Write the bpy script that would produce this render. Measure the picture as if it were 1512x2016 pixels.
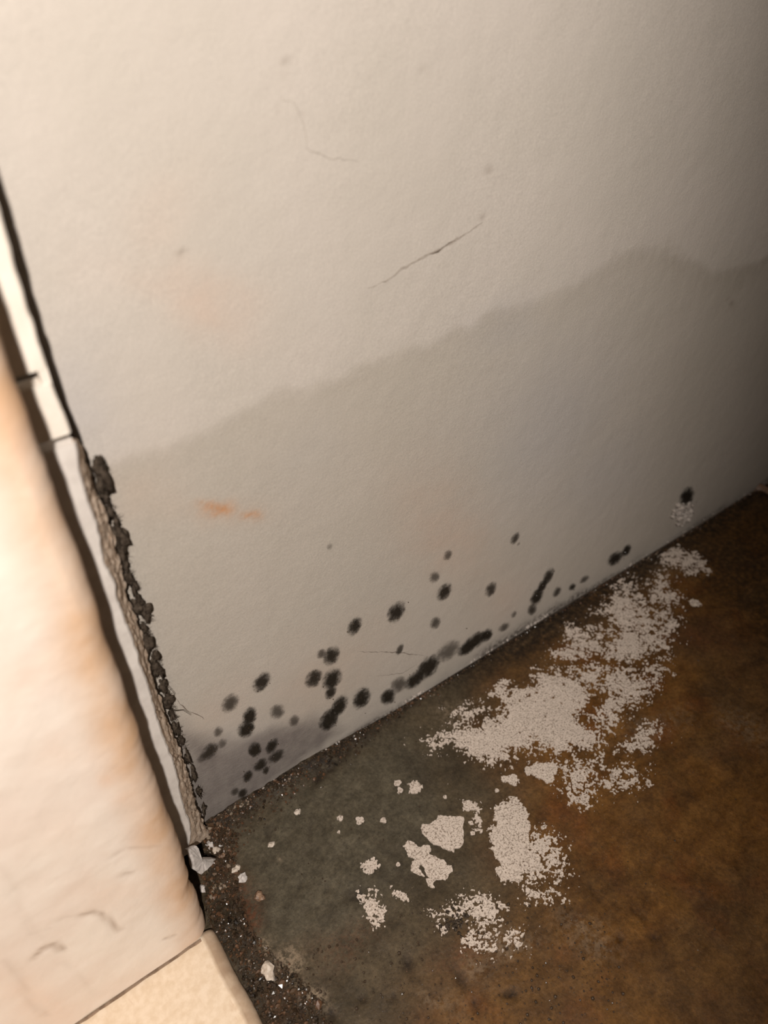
import bpy, bmesh, math, random
import numpy as np
from mathutils import Matrix, Vector

# ------------------------------------------------------------------ scene, camera, light
for o in list(bpy.data.objects):
    bpy.data.objects.remove(o)
scn = bpy.context.scene
COL = scn.collection
random.seed(7)
RNG = np.random.default_rng(11)

# world frame: back wall is the plane y = 0, concrete floor is z = 0, x runs right along the wall
R = np.array([[0.80999674, -0.58636623, -0.00894065],
              [-0.37808968, -0.51051143, -0.77228639],
              [0.44827835, 0.62892982, -0.63521162]])      # world -> camera (x right, y down, z forward)
CAM = np.array([-0.09548156, -0.48167625, 0.81324736])
FPX = 1530.0

cam_d = bpy.data.cameras.new('camera')
cam = bpy.data.objects.new('camera', cam_d)
COL.objects.link(cam)
cam_d.sensor_fit = 'VERTICAL'
cam_d.sensor_height = 36.0
cam_d.lens = FPX / 2016 * 36.0
cam_d.clip_start = 0.01
cam_d.dof.use_dof = True
cam_d.dof.focus_distance = 0.80
cam_d.dof.aperture_fstop = 3.6
m3 = Matrix(((R[0][0], -R[1][0], -R[2][0]), (R[0][1], -R[1][1], -R[2][1]), (R[0][2], -R[1][2], -R[2][2])))
cam.matrix_world = Matrix.Translation(Vector(CAM)) @ m3.to_4x4()
scn.camera = cam

scn.view_settings.view_transform = 'Standard'
scn.view_settings.look = 'None'
scn.view_settings.gamma = 1.0
scn.view_settings.use_curve_mapping = False
scn.view_settings.exposure = 0.0

world = bpy.data.worlds.new('world')
scn.world = world
world.use_nodes = True
world.node_tree.nodes['Background'].inputs[0].default_value = (0.86, 0.62, 0.45, 1)
world.node_tree.nodes['Background'].inputs[1].default_value = 0.034

# the hand torch that lights the corner, held up and to the left of the lens
sp = bpy.data.lights.new('hand_torch', 'SPOT')
torch = bpy.data.objects.new('hand_torch', sp)
COL.objects.link(torch)
torch.location = (-0.262, -0.854, 1.260)
aim = Vector((-0.466, 0.0, 0.796))
torch.rotation_euler = (aim - torch.location).to_track_quat('-Z', 'Y').to_euler()
sp.energy = 83
sp.color = (1.0, 0.922, 0.85)
sp.spot_size = math.radians(130)
sp.spot_blend = 0.54
sp.shadow_soft_size = 0.016


# ------------------------------------------------------------------ helpers
def ray(px, py):
    return R.T @ np.array([(px - 756) / FPX, (py - 1008) / FPX, 1.0])


def on_y(px, py, y=0.0):
    r = ray(px, py)
    return CAM + r * ((y - CAM[1]) / r[1])


def on_z(px, py, z=0.0):
    r = ray(px, py)
    return CAM + r * ((z - CAM[2]) / r[2])


def WP(pts):
    return np.array([on_y(*p)[[0, 2]] for p in pts])


def FP(pts):
    return np.array([on_z(*p)[[0, 1]] for p in pts])


def _hash(ix, iy, seed):
    h = (ix.astype(np.int64) * 374761393 + iy.astype(np.int64) * 668265263 + seed * 974711) & 0x7fffffff
    h = ((h ^ (h >> 13)) * 1274126177) & 0x7fffffff
    return ((h ^ (h >> 16)) & 0xffff) / 65535.0


def vnoise(x, y, seed=0):
    ix = np.floor(x); iy = np.floor(y)
    fx = x - ix; fy = y - iy
    fx = fx * fx * (3 - 2 * fx); fy = fy * fy * (3 - 2 * fy)
    ix = ix.astype(np.int64); iy = iy.astype(np.int64)
    a = _hash(ix, iy, seed); b = _hash(ix + 1, iy, seed)
    c = _hash(ix, iy + 1, seed); d = _hash(ix + 1, iy + 1, seed)
    return (a * (1 - fx) + b * fx) * (1 - fy) + (c * (1 - fx) + d * fx) * fy


def fbm(x, y, scale, octv=4, seed=0):
    """-1..1"""
    t = 0; amp = 1; s = 0
    x = np.asarray(x, float) * scale; y = np.asarray(y, float) * scale
    for o in range(octv):
        t = t + amp * (vnoise(x, y, seed + o * 17) * 2 - 1); s += amp
        amp *= 0.55; x = x * 2.03 + 5.1; y = y * 2.03 + 9.7
    return t / s * 1.5


def sstep(a, b, v):
    t = np.clip((v - a) / (b - a), 0, 1)
    return t * t * (3 - 2 * t)


def poly_sd(X, Y, P):
    """signed distance to a polygon, positive inside"""
    P = np.asarray(P); n = len(P)
    d = np.full(X.shape, 1e9); ins = np.zeros(X.shape, bool)
    for i in range(n):
        ax, ay = P[i]; bx, by = P[(i + 1) % n]
        ex, ey = bx - ax, by - ay
        t = np.clip(((X - ax) * ex + (Y - ay) * ey) / (ex * ex + ey * ey + 1e-12), 0, 1)
        d = np.minimum(d, np.hypot(X - ax - t * ex, Y - ay - t * ey))
        cond = (ay > Y) != (by > Y)
        xs = ax + (Y - ay) / (by - ay if abs(by - ay) > 1e-12 else 1e-12) * ex
        ins ^= cond & (X < xs)
    return np.where(ins, d, -d)


def line_d(X, Y, P):
    P = np.asarray(P); d = np.full(X.shape, 1e9)
    for i in range(len(P) - 1):
        ax, ay = P[i]; bx, by = P[i + 1]
        ex, ey = bx - ax, by - ay
        t = np.clip(((X - ax) * ex + (Y - ay) * ey) / (ex * ex + ey * ey + 1e-12), 0, 1)
        d = np.minimum(d, np.hypot(X - ax - t * ex, Y - ay - t * ey))
    return d


def blob(X, Y, cpt, e1, e2):
    """gaussian falloff of an ellipse given by centre and two half-axis end points"""
    a = np.asarray(e1) - cpt; b = np.asarray(e2) - cpt
    M = np.linalg.inv(np.array([a, b]).T)
    u = M[0, 0] * (X - cpt[0]) + M[0, 1] * (Y - cpt[1])
    v = M[1, 0] * (X - cpt[0]) + M[1, 1] * (Y - cpt[1])
    return np.exp(-(u * u + v * v) * 1.1)


def pblob(X, Y, F, px, py, a, b, ang):
    """ellipse stain: photo centre, half axes and angle (degrees, 0 = right, 90 = up), laid on the surface by F"""
    c, s = math.cos(math.radians(ang)), math.sin(math.radians(ang))
    P = F([(px, py), (px + a * c, py - a * s), (px + b * s, py + b * c)])
    return blob(X, Y, P[0], P[1], P[2])


def link(name, me, mat=None, parent=None):
    o = bpy.data.objects.new(name, me)
    COL.objects.link(o)
    if mat is not None and me is not None and not me.materials:
        me.materials.append(mat)
    if parent is not None:
        o.parent = parent
    return o


def tag(o, label=None, cat=None, group=None, kind=None):
    if label: o['label'] = label
    if cat: o['category'] = cat
    if group: o['group'] = group
    if kind: o['kind'] = kind
    return o


def mesh(name, V, F, smooth=True):
    me = bpy.data.meshes.new(name)
    V = np.asarray(V, float)
    me.from_pydata(V.tolist(), [], [list(map(int, f)) for f in F])
    if smooth:
        me.polygons.foreach_set('use_smooth', [True] * len(me.polygons))
    me.update()
    return me


def grid_faces(nu, nv, flip=False):
    i = np.arange(nu - 1)[:, None] * nv + np.arange(nv - 1)[None, :]
    i = i.ravel()
    q = np.stack([i, i + nv, i + nv + 1, i + 1], 1)
    return q[:, ::-1] if flip else q


def fattr(me, name, vals):
    a = me.attributes.new(name, 'FLOAT', 'POINT')
    a.data.foreach_set('value', np.ascontiguousarray(np.asarray(vals, np.float32).ravel()))


class NT:
    """small node-tree writer"""
    def __init__(s, name):
        s.m = bpy.data.materials.new(name)
        s.m.use_nodes = True
        s.t = s.m.node_tree
        s.b = s.t.nodes['Principled BSDF']
        s.out = s.t.nodes['Material Output']
        s.geo = s.t.nodes.new('ShaderNodeTexCoord')
        s.pos = s.geo.outputs['Object']

    def set(s, sock, v):
        if isinstance(v, bpy.types.NodeSocket):
            s.t.links.new(v, sock)
        elif isinstance(v, (tuple, list)) and len(v) == 3 and sock.type == 'RGBA':
            sock.default_value = (*v, 1)
        else:
            sock.default_value = v

    def attr(s, name, typ='GEOMETRY'):
        n = s.t.nodes.new('ShaderNodeAttribute'); n.attribute_name = name; n.attribute_type = typ
        return n.outputs['Fac']

    def vec(s, scale, rot=(0, 0, 0)):
        n = s.t.nodes.new('ShaderNodeMapping'); s.t.links.new(s.pos, n.inputs['Vector'])
        n.inputs['Scale'].default_value = scale; n.inputs['Rotation'].default_value = rot
        return n.outputs[0]

    def noise(s, scale, detail=4, rough=0.55, vec=None, dist=0.0):
        n = s.t.nodes.new('ShaderNodeTexNoise')
        s.t.links.new(vec or s.pos, n.inputs['Vector'])
        n.inputs['Scale'].default_value = scale; n.inputs['Detail'].default_value = detail
        n.inputs['Roughness'].default_value = rough; n.inputs['Distortion'].default_value = dist
        return n.outputs['Fac']

    def vor(s, scale, feature='F1', vec=None):
        n = s.t.nodes.new('ShaderNodeTexVoronoi'); n.feature = feature
        s.t.links.new(vec or s.pos, n.inputs['Vector']); n.inputs['Scale'].default_value = scale
        return n.outputs['Distance']

    def rng(s, v, a, b, c=0.0, d=1.0, smooth=True):
        n = s.t.nodes.new('ShaderNodeMapRange')
        n.interpolation_type = 'SMOOTHSTEP' if smooth else 'LINEAR'
        s.set(n.inputs[0], v)
        for i, q in enumerate((a, b, c, d)):
            s.set(n.inputs[1 + i], q)
        return n.outputs[0]

    def math(s, op, a, b=0.0, clamp=False):
        n = s.t.nodes.new('ShaderNodeMath'); n.operation = op; n.use_clamp = clamp
        s.set(n.inputs[0], a); s.set(n.inputs[1], b)
        return n.outputs[0]

    def mix(s, f, a, b, mode='MIX'):
        n = s.t.nodes.new('ShaderNodeMix'); n.data_type = 'RGBA'; n.blend_type = mode
        s.set(n.inputs[0], f); s.set(n.inputs[6], a); s.set(n.inputs[7], b)
        return n.outputs[2]

    def bump(s, h, strength=0.3, dist=0.001, normal=None):
        n = s.t.nodes.new('ShaderNodeBump')
        n.inputs['Strength'].default_value = strength; n.inputs['Distance'].default_value = dist
        s.t.links.new(h, n.inputs['Height'])
        if normal is not None: s.t.links.new(normal, n.inputs['Normal'])
        return n.outputs[0]

    def done(s, color=None, rough=0.7, normal=None, spec=None, alpha=None, coat=None):
        if color is not None: s.set(s.b.inputs['Base Color'], color)
        s.set(s.b.inputs['Roughness'], rough)
        if normal is not None: s.set(s.b.inputs['Normal'], normal)
        if spec is not None: s.set(s.b.inputs['Specular IOR Level'], spec)
        if coat is not None: s.set(s.b.inputs['Coat Weight'], coat)
        if alpha is not None: s.set(s.b.inputs['Alpha'], alpha)
        return s.m


# ------------------------------------------------------------------ materials
def mat_wall():
    n = NT('damp_painted_plaster')
    big = n.noise(7, 4); mid = n.noise(38, 5); fine = n.noise(900, 3, 0.6)
    c = n.mix(n.rng(big, .35, .68), (.515, .468, .412), (.54, .488, .435))
    c = n.mix(n.math('MULTIPLY', n.attr('pink'), n.rng(mid, .2, .7, .5, 1.0)), c, (.57, .435, .35))
    c = n.mix(n.math('MULTIPLY', n.attr('cool'), .8), c, (.44, .42, .425))
    damp = n.attr('damp')
    c = n.mix(n.math('MULTIPLY', damp, .42), c, (.375, .335, .275))
    tide = n.math('MULTIPLY', n.attr('tide'), n.rng(n.noise(60, 5, .6, n.vec((1.4, 1, .55), (0, .5, 0))), .25, .75, .35, 1.0))
    c = n.mix(n.math('MULTIPLY', tide, .48), c, (.25, .21, .158))
    c = n.mix(n.math('MULTIPLY', n.attr('orange'), n.rng(n.noise(120, 4), .3, .65, .55, 1.0)), c, (.50, .235, .095))
    c = n.mix(n.math('MULTIPLY', n.attr('wet'), n.rng(n.noise(55, 4), .25, .75, .75, 1.0)), c, (.155, .132, .125))
    c = n.mix(n.math('MULTIPLY', n.attr('mark'), .7), c, (.22, .175, .14))
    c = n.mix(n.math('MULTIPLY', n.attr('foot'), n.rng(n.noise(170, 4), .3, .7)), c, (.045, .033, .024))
    speck = n.rng(fine, .35, .65, .93, 1.05)
    n2 = n.t.nodes.new('ShaderNodeHueSaturation'); n.set(n2.inputs['Color'], c); n.set(n2.inputs['Value'], speck)
    c = n2.outputs[0]
    h1 = n.math('ADD', n.math('MULTIPLY', n.noise(420, 4, .6), .8), n.math('MULTIPLY', n.noise(60, 3), 1.6))
    nb = n.bump(h1, .35, .0011)
    wr = n.noise(90, 4, .6, n.vec((.5, 1, 2.2), (0, -.55, 0)), 1.5)
    nb = n.bump(n.math('MULTIPLY', n.rng(wr, .5, .62), n.attr('wet')), .2, .001, nb)
    rough = n.rng(n.attr('wet'), 0, 1, .72, .36)
    return n.done(c, rough, nb, .35)


def mat_floor():
    n = NT('wet_stained_concrete')
    big = n.noise(11, 5, .6); mid = n.noise(60, 5, .65); fine = n.noise(700, 4, .65)
    strk = n.noise(30, 6, .68, n.vec((.75, 1.35, 1), (0, 0, .75)), .2)
    c = n.mix(n.rng(big, .35, .65), (.052, .039, .023), (.082, .062, .037))
    rust = n.attr('rust')
    rc = n.mix(n.rng(strk, .32, .68), (.095, .041, .0095), (.165, .078, .020))
    rc = n.mix(n.rng(n.noise(17, 4), .50, .72), rc, (.135, .050, .011))
    c = n.mix(rust, c, rc)
    ol = n.mix(n.rng(mid, .3, .7), (.070, .058, .038), (.102, .086, .058))
    c = n.mix(n.attr('olive'), c, ol)
    c = n.mix(n.math('MULTIPLY', n.attr('red'), n.rng(n.noise(240, 4, .7), .35, .62)), c, (.105, .040, .019))
    c = n.mix(n.math('MULTIPLY', n.attr('pale'), n.rng(n.noise(150, 5, .7), .42, .56)), c, (.27, .205, .14))
    dk = n.math('MULTIPLY', n.attr('dirt_dark'), n.rng(n.noise(130, 5, .65), .22, .62))
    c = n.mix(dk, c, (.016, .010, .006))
    c = n.mix(n.math('MULTIPLY', n.attr('pit'), n.rng(n.noise(260, 3), .2, .6, .6, 1)), c, (.010, .005, .003))
    c = n.mix(n.rng(fine, .58, .72, 0, .7), c, (.018, .011, .006))
    c = n.mix(n.rng(n.noise(520, 3, .7), .62, .72, 0, .6), c, (.16, .12, .08))
    hv = n.t.nodes.new('ShaderNodeHueSaturation'); n.set(hv.inputs['Color'], c)
    n.set(hv.inputs['Value'], n.math('MULTIPLY', n.rng(n.noise(210, 6, .75), .3, .7, .60, 1.38, False), n.rng(n.noise(46, 5, .7), .3, .7, .74, 1.25, False)))
    c = hv.outputs[0]
    h = n.math('ADD', n.math('MULTIPLY', n.noise(330, 5, .7), 1.0), n.math('MULTIPLY', n.noise(48, 4), 1.6))
    nb = n.bump(h, .55, .0014)
    rough = n.rng(n.noise(75, 4), .3, .7, .42, .65)
    return n.done(c, rough, nb, .22)


def mat_mould():
    n = NT('black_mould')
    oi = n.t.nodes.new('ShaderNodeObjectInfo')
    dens = n.attr('density', 'OBJECT'); tone = n.attr('tone', 'OBJECT')
    off = n.t.nodes.new('ShaderNodeVectorMath'); off.operation = 'MULTIPLY_ADD'
    n.t.links.new(oi.outputs['Random'], off.inputs[1]); off.inputs[0].default_value = (37, 19, 53)
    gp = n.t.nodes.new('ShaderNodeNewGeometry')
    n.t.links.new(gp.outputs['Position'], off.inputs[2])
    ln = n.t.nodes.new('ShaderNodeVectorMath'); ln.operation = 'LENGTH'
    fl = n.t.nodes.new('ShaderNodeVectorMath'); fl.operation = 'MULTIPLY'; fl.inputs[1].default_value = (1, 1, 0)
    n.t.links.new(n.pos, fl.inputs[0]); n.t.links.new(fl.outputs[0], ln.inputs[0])
    r = ln.outputs['Value']
    nz = n.noise(150, 4, .6, off.outputs[0]); nf = n.noise(900, 3, .7, off.outputs[0])
    r2 = n.math('ADD', r, n.math('MULTIPLY', n.math('SUBTRACT', nz, .5), .85))
    r2 = n.math('ADD', r2, n.math('MULTIPLY', n.math('SUBTRACT', nf, .5), .5))
    a = n.rng(r2, 1.0, .22)
    edge = n.rng(r, 1.0, .7)
    a = n.math('MULTIPLY', n.math('MULTIPLY', a, edge), dens, True)
    c = n.mix(n.rng(nf, .3, .7), (.008, .006, .004), (.034, .027, .019))
    c = n.mix(tone, c, (.07, .055, .042))
    return n.done(c, .55, n.bump(nf, .5, .0005), .3, a)


def simple(name, c1, c2, scale, rough=.8, bscale=None, bstr=.5, bdist=.001, spec=.3, lo=.35, hi=.65):
    n = NT(name)
    c = n.mix(n.rng(n.noise(scale, 5, .62), lo, hi), c1, c2)
    return n.done(c, rough, n.bump(n.noise(bscale or scale * 2, 5, .65), bstr, bdist), spec)


def mat_crumb():
    n = NT('wet_crumbs')
    t = n.attr('tone')
    c = n.mix(n.rng(t, 0, .55, smooth=False), (.012, .008, .005), (.060, .037, .020))
    c = n.mix(n.rng(t, .55, .85, smooth=False), c, (.125, .062, .032))
    c = n.mix(n.rng(t, .90, 1.0, smooth=False), c, (.26, .205, .15))
    return n.done(c, .30, None, .8)


def mat_front():
    n = NT('cream_plaster')
    c = n.mix(n.rng(n.noise(14, 5, .6), .32, .68), (.83, .71, .615), (.88, .785, .69))
    c = n.mix(n.math('MULTIPLY', n.attr('edge'), n.rng(n.noise(26, 4), .25, .7, .55, 1.0)), c, (.66, .42, .25))
    c = n.mix(n.math('MULTIPLY', n.attr('blot'), n.rng(n.noise(45, 4), .25, .7, .4, 1.0)), c, (.82, .55, .385))
    c = n.mix(n.math('MULTIPLY', n.attr('scar'), .8), c, (.36, .255, .18))
    nb = n.bump(n.noise(70, 5, .6), .35, .002)
    return n.done(c, .75, nb, .25)


M_WALL = mat_wall(); M_FLOOR = mat_floor(); M_MOULD = mat_mould(); M_CRUMB = mat_crumb(); M_FRONT = mat_front()
M_PAINT = simple('flaking_white_paint', (.20, .15, .11), (.66, .565, .485), 560, .8, 700, .8, .001, lo=.32, hi=.54)
nd = NT('cream_speckled_tile')
c_ = nd.mix(nd.rng(nd.noise(150, 5, .62), .3, .7), (.70, .555, .40), (.80, .665, .515))
c_ = nd.mix(nd.rng(nd.noise(90, 4, .7, nd.vec((1, .4, 1), (0, 0, .5))), .60, .72, 0, .5), c_, (.62, .45, .31))
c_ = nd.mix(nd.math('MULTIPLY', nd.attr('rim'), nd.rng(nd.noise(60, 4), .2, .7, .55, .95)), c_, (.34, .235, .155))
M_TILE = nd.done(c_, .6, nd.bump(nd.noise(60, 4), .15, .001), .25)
M_PAPER = simple('white_board_paper', (.60, .55, .505), (.69, .64, .59), 40, .8, 130, .3, .001)
M_CREAM_LIT = simple('cream_paper_lit', (.74, .67, .58), (.82, .75, .66), 40, .8, 130, .3, .001)  # upper paper: cream, with the extra brightness nearer the torch put into its colour
M_CORE = simple('crumbling_gypsum_core', (.58, .43, .31), (.80, .66, .53), 240, .95, 330, .35, .001)
M_DUST = simple('grey_dust_fluff', (.040, .030, .022), (.085, .066, .050), 300, 1.0, 500, .6, .001, spec=.05)
M_CHIP = simple('pale_plaster_chip', (.47, .43, .40), (.66, .61, .57), 150, .7, 260, .6, .001)
M_PEBBLE = simple('pale_pebble', (.48, .40, .32), (.70, .61, .52), 260, .5, 400, .5, .0008)
M_BROWN = simple('brown_rubble', (.13, .075, .045), (.32, .20, .125), 260, .4, 400, .7, .001, spec=.5)
M_SALT = simple('white_salt_bloom', (.40, .35, .31), (.56, .50, .45), 300, .95, 500, .8, .001)
M_CRACK = simple('hairline_crack', (.14, .11, .085), (.22, .175, .14), 200, .9)
nd = NT('water_droplet')
M_DROP = nd.done((.045, .028, .016), .28, None, 1.0)

# ------------------------------------------------------------------ back wall
GX = np.arange(-0.26, 1.62, 0.004); GZ = np.arange(-0.004, 1.24, 0.004)
X, Z = np.meshgrid(GX, GZ, indexing='ij')
lump = fbm(X, Z, 4, 2, 3) * .0011 + fbm(X, Z, 30, 3, 8) * .00022
lump *= sstep(0, .05, Z) * .8 + .2
V = np.stack([X, lump, Z], -1).reshape(-1, 3)
me = mesh('wall_back', V, grid_faces(len(GX), len(GZ)))
wx = X + fbm(X, Z, 22, 4, 21) * .012; wz = Z + fbm(X, Z, 22, 4, 31) * .012
tl = WP([(60, 925), (150, 915), (230, 905), (290, 890), (350, 868), (400, 845), (450, 815), (500, 790), (560, 772), (620, 757),
         (680, 735), (750, 705), (820, 685), (900, 650), (960, 620), (1020, 600), (1080, 575), (1140, 555), (1190, 525),
         (1230, 495), (1270, 485), (1330, 495), (1380, 525), (1430, 535), (1480, 520), (1560, 500)])
zt = np.interp(X, tl[:, 0], tl[:, 1])
d = zt - Z + fbm(X, Z, 40, 4, 5) * .006
far = sstep(.35, .62, X)
damp = sstep(-.004, .014, d) * (1 - .25 * far) * (1 - .45 * sstep(.10, .32, d))
tide = sstep(-.006, .005, d) * np.exp(-np.clip(d, 0, 9) / (.016 + .012 * far)) * (.75 + .25 * far)
tide *= .55 + .45 * sstep(-.5, .6, fbm(X, Z, 9, 3, 77))
tide = np.maximum(tide, .25 * sstep(.0, .5, fbm(X * 1.3, Z * .7, 26, 4, 12)) * sstep(0, .02, d) * np.exp(-np.clip(d, 0, 9) / .08))
for (px, py, a, b, g, s) in [(1265, 492, 55, 14, 12, .8), (1320, 505, 40, 12, -20, .8), (1215, 520, 40, 14, 45, .6), (1480, 545, 60, 26, 15, .7), (1440, 600, 60, 30, 20, .35), (1010, 610, 60, 16, 25, .4), (830, 690, 50, 12, 20, .4)]:
    tide = np.maximum(tide, s * pblob(wx, wz, WP, px, py, a, b, g) * sstep(-.6, .5, fbm(X, Z, 45, 4, 15)))
pink = np.zeros_like(X)
for (px, py, a, b, g, s) in [(880, 1050, 150, 85, 122, .75), (390, 590, 130, 60, -20, .55), (270, 980, 90, 60, 20, .4), (640, 1330, 160, 60, 35, .42),
                             (430, 1400, 90, 45, 40, .35), (990, 1180, 70, 40, 40, .4), (330, 430, 120, 70, 70, .25), (950, 1120, 80, 60, 60, .3)]:
    pink = np.maximum(pink, s * pblob(wx, wz, WP, px, py, a, b, g))
cool = np.zeros_like(X)
for (px, py, a, b, g, s) in [(1080, 830, 190, 110, 60, .85), (1010, 660, 90, 60, 20, .6), (1180, 930, 120, 80, 40, .5), (170, 800, 120, 70, 100, .45),
                             (480, 1500, 110, 60, 35, .6), (600, 900, 90, 60, 40, .2)]:
    cool = np.maximum(cool, s * pblob(wx, wz, WP, px, py, a, b, g))
orange = np.zeros_like(X)
for (px, py, a, b, g, s) in [(432, 1002, 36, 15, 2, .95), (497, 1012, 24, 11, -8, .75), (395, 996, 18, 10, 0, .45), (450, 1010, 75, 24, 0, .18)]:
    orange = np.maximum(orange, s * pblob(X + fbm(X, Z, 60, 3, 4) * .004, Z + fbm(X, Z, 60, 3, 9) * .004, WP, px, py, a, b, g))
wetp = WP([(330, 1420), (430, 1465), (520, 1440), (600, 1405), (650, 1425), (680, 1440), (620, 1480), (500, 1570), (420, 1640), (380, 1640)])
wet = sstep(-.016, .022, poly_sd(wx, wz, wetp)) * .84
wet = np.maximum(wet, .38 * np.exp(-np.clip(Z, 0, 9) / .012) * sstep(-.3, .5, fbm(X, Z, 18, 3, 41)))
mark = np.zeros_like(X)
for (px, py, a, b, g, s) in [(566, 122, 13, 5, -5, .8), (560, 154, 8, 6, 0, .45), (838, 138, 11, 4, -15, .5), (962, 333, 9, 7, 20, .75), (356, 497, 10, 4, 10, .65),
                             (950, 428, 7, 6, 40, .6), (1442, 598, 6, 5, 70, .8), (1435, 590, 4, 4, 0, .4), (545, 215, 4, 8, 0, .3), (592, 222, 8, 6, 0, .3)]:
    mark = np.maximum(mark, s * pblob(X, Z, WP, px, py, a, b, g))
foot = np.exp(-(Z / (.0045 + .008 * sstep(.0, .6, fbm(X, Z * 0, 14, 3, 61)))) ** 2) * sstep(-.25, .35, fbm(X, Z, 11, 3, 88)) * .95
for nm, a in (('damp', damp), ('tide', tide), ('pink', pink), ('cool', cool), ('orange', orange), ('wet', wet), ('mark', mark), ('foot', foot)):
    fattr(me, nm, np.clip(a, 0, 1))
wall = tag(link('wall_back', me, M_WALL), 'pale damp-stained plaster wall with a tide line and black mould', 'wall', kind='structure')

WX0, WZ0, WL = GX[0], GZ[0], lump


def wall_h(x, z):
    i = int(np.clip(round((x - WX0) / .004), 0, WL.shape[0] - 1)); j = int(np.clip(round((z - WZ0) / .004), 0, WL.shape[1] - 1))
    return float(WL[i, j])


# mould colonies: thin domes lying on the plaster, one object each
seg, rings = 24, 6
V = [(0, 0, 1)]; F = []
for k in range(1, rings + 1):
    r = k / rings
    for j in range(seg):
        t = 2 * math.pi * j / seg
        V.append((r * math.cos(t), r * math.sin(t), 1 - r * r))
for j in range(seg):
    F.append((0, 1 + j, 1 + (j + 1) % seg))
for k in range(rings - 1):
    for j in range(seg):
        a = 1 + k * seg + j; b = 1 + k * seg + (j + 1) % seg
        F.append((a, a + seg, b + seg, b))
me_mould = mesh('mould_spot', V, F)
me_mould.materials.append(M_MOULD)
SPOTS = [  # photo x, y, long half axis, short half axis, angle, density, tone
    (780, 1205, 25, 15, 58, .92, 0), (698, 1233, 21, 12, 60, .9, 0), (652, 1291, 21, 15, 58, .9, .1), (632, 1287, 11, 9, 50, .6, .5),
    (617, 1336, 22, 15, 50, .85, .1), (653, 1337, 25, 17, 56, .95, 0), (650, 1362, 16, 10, 58, .9, .1), (646, 1416, 25, 17, 58, 1, 0), (667, 1389, 25, 14, 58, 1, 0),
    (711, 1374, 24, 16, 60, 1, 0), (763, 1371, 18, 14, 55, 1, 0), (515, 1343, 23, 15, 52, .88, .1), (453, 1384, 22, 15, 50, .7, .4),
    (491, 1409, 20, 14, 68, .98, 0), (484, 1434, 20, 16, 50, 1, 0), (545, 1400, 17, 14, 45, .6, .4), (578, 1418, 13, 10, 52, .55, .4),
    (429, 1440, 12, 9, 55, .55, .4), (412, 1479, 22, 13, 48, .8, .2), (437, 1463, 12, 8, 48, .45, .5), (501, 1475, 16, 13, 70, 1, 0),
    (534, 1468, 18, 10, 56, .92, 0), (543, 1488, 19, 11, 40, .8, .2), (512, 1505, 17, 10, 45, .9, .1), (523, 1516, 9, 6, 60, .8, .1),
    (487, 1528, 13, 9, 52, .9, .1), (462, 1558, 10, 7, 40, .6, .3), (477, 1561, 12, 9, 50, .9, .1), (649, 1076, 8, 6, 50, .25, .5),
    (786, 1278, 13, 6, 62, .7, .3), (881, 1093, 12, 8, 55, .55, .4), (855, 1136, 13, 10, 62, .55, .4), (874, 1165, 21, 12, 56, .95, .1),
    (966, 1160, 17, 10, 62, .75, .2), (856, 1226, 14, 10, 52, .65, .3), (1013, 1059, 14, 7, 58, .7, .3), (1079, 1134, 19, 9, 60, .85, .1),
    (1067, 1154, 17, 8, 58, .95, 0), (1056, 1175, 20, 11, 62, 1, 0), (1047, 1200, 12, 9, 65, .75, .2), (1096, 1165, 13, 7, 58, .7, .2),
    (1126, 1155, 9, 6, 45, .85, .1), (1011, 1209, 8, 5, 55, .5, .4), (992, 1234, 14, 7, 38, .6, .3), (935, 1261, 32, 13, 35, 1, 0),
    (958, 1250, 15, 10, 55, .95, 0), (917, 1277, 20, 11, 35, 1, 0), (882, 1281, 28, 16, 40, .55, .5), (1210, 1099, 19, 11, 42, 1, 0),
    (1232, 1083, 14, 8, 55, 1, 0), (1351, 977, 21, 13, 62, 1, 0), (1328, 1011, 12, 7, 40, .5, .4), (842, 1313, 32, 17, 48, 1, 0),
    (815, 1338, 24, 13, 45, 1, 0), (784, 1347, 19, 15, 45, .6, .5), (1150, 1140, 12, 6, 35, .6, .2), (1020, 1070, 5, 3, 50, .3, .5), (398, 1492, 14, 8, 40, .4, .5)]
for (px, py, a, b, g, dn, tn) in SPOTS:
    c_, s_ = math.cos(math.radians(g)), math.sin(math.radians(g))
    P = WP([(px, py), (px + a * c_, py - a * s_), (px + b * s_, py + b * c_)])
    A = np.array([P[1] - P[0], P[2] - P[0]]).T
    U, S, _ = np.linalg.svd(A)
    o = bpy.data.objects.new('mould_spot', me_mould); COL.objects.link(o)
    # local x,y span the wall, local z points out of it (-y)
    ex = Vector((U[0, 0], 0, U[1, 0])); ez = Vector((0, -1, 0)); ey = ez.cross(ex)
    rot = Matrix((ex, ey, ez)).transposed().to_4x4()
    o.matrix_world = Matrix.Translation((P[0][0], wall_h(*P[0]) - .0005, P[0][1])) @ rot @ Matrix.Diagonal((S[0] * 1.22, S[1] * 1.22, .0007, 1))
    o['density'] = float(dn); o['tone'] = float(tn)
    o.parent = wall


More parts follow.
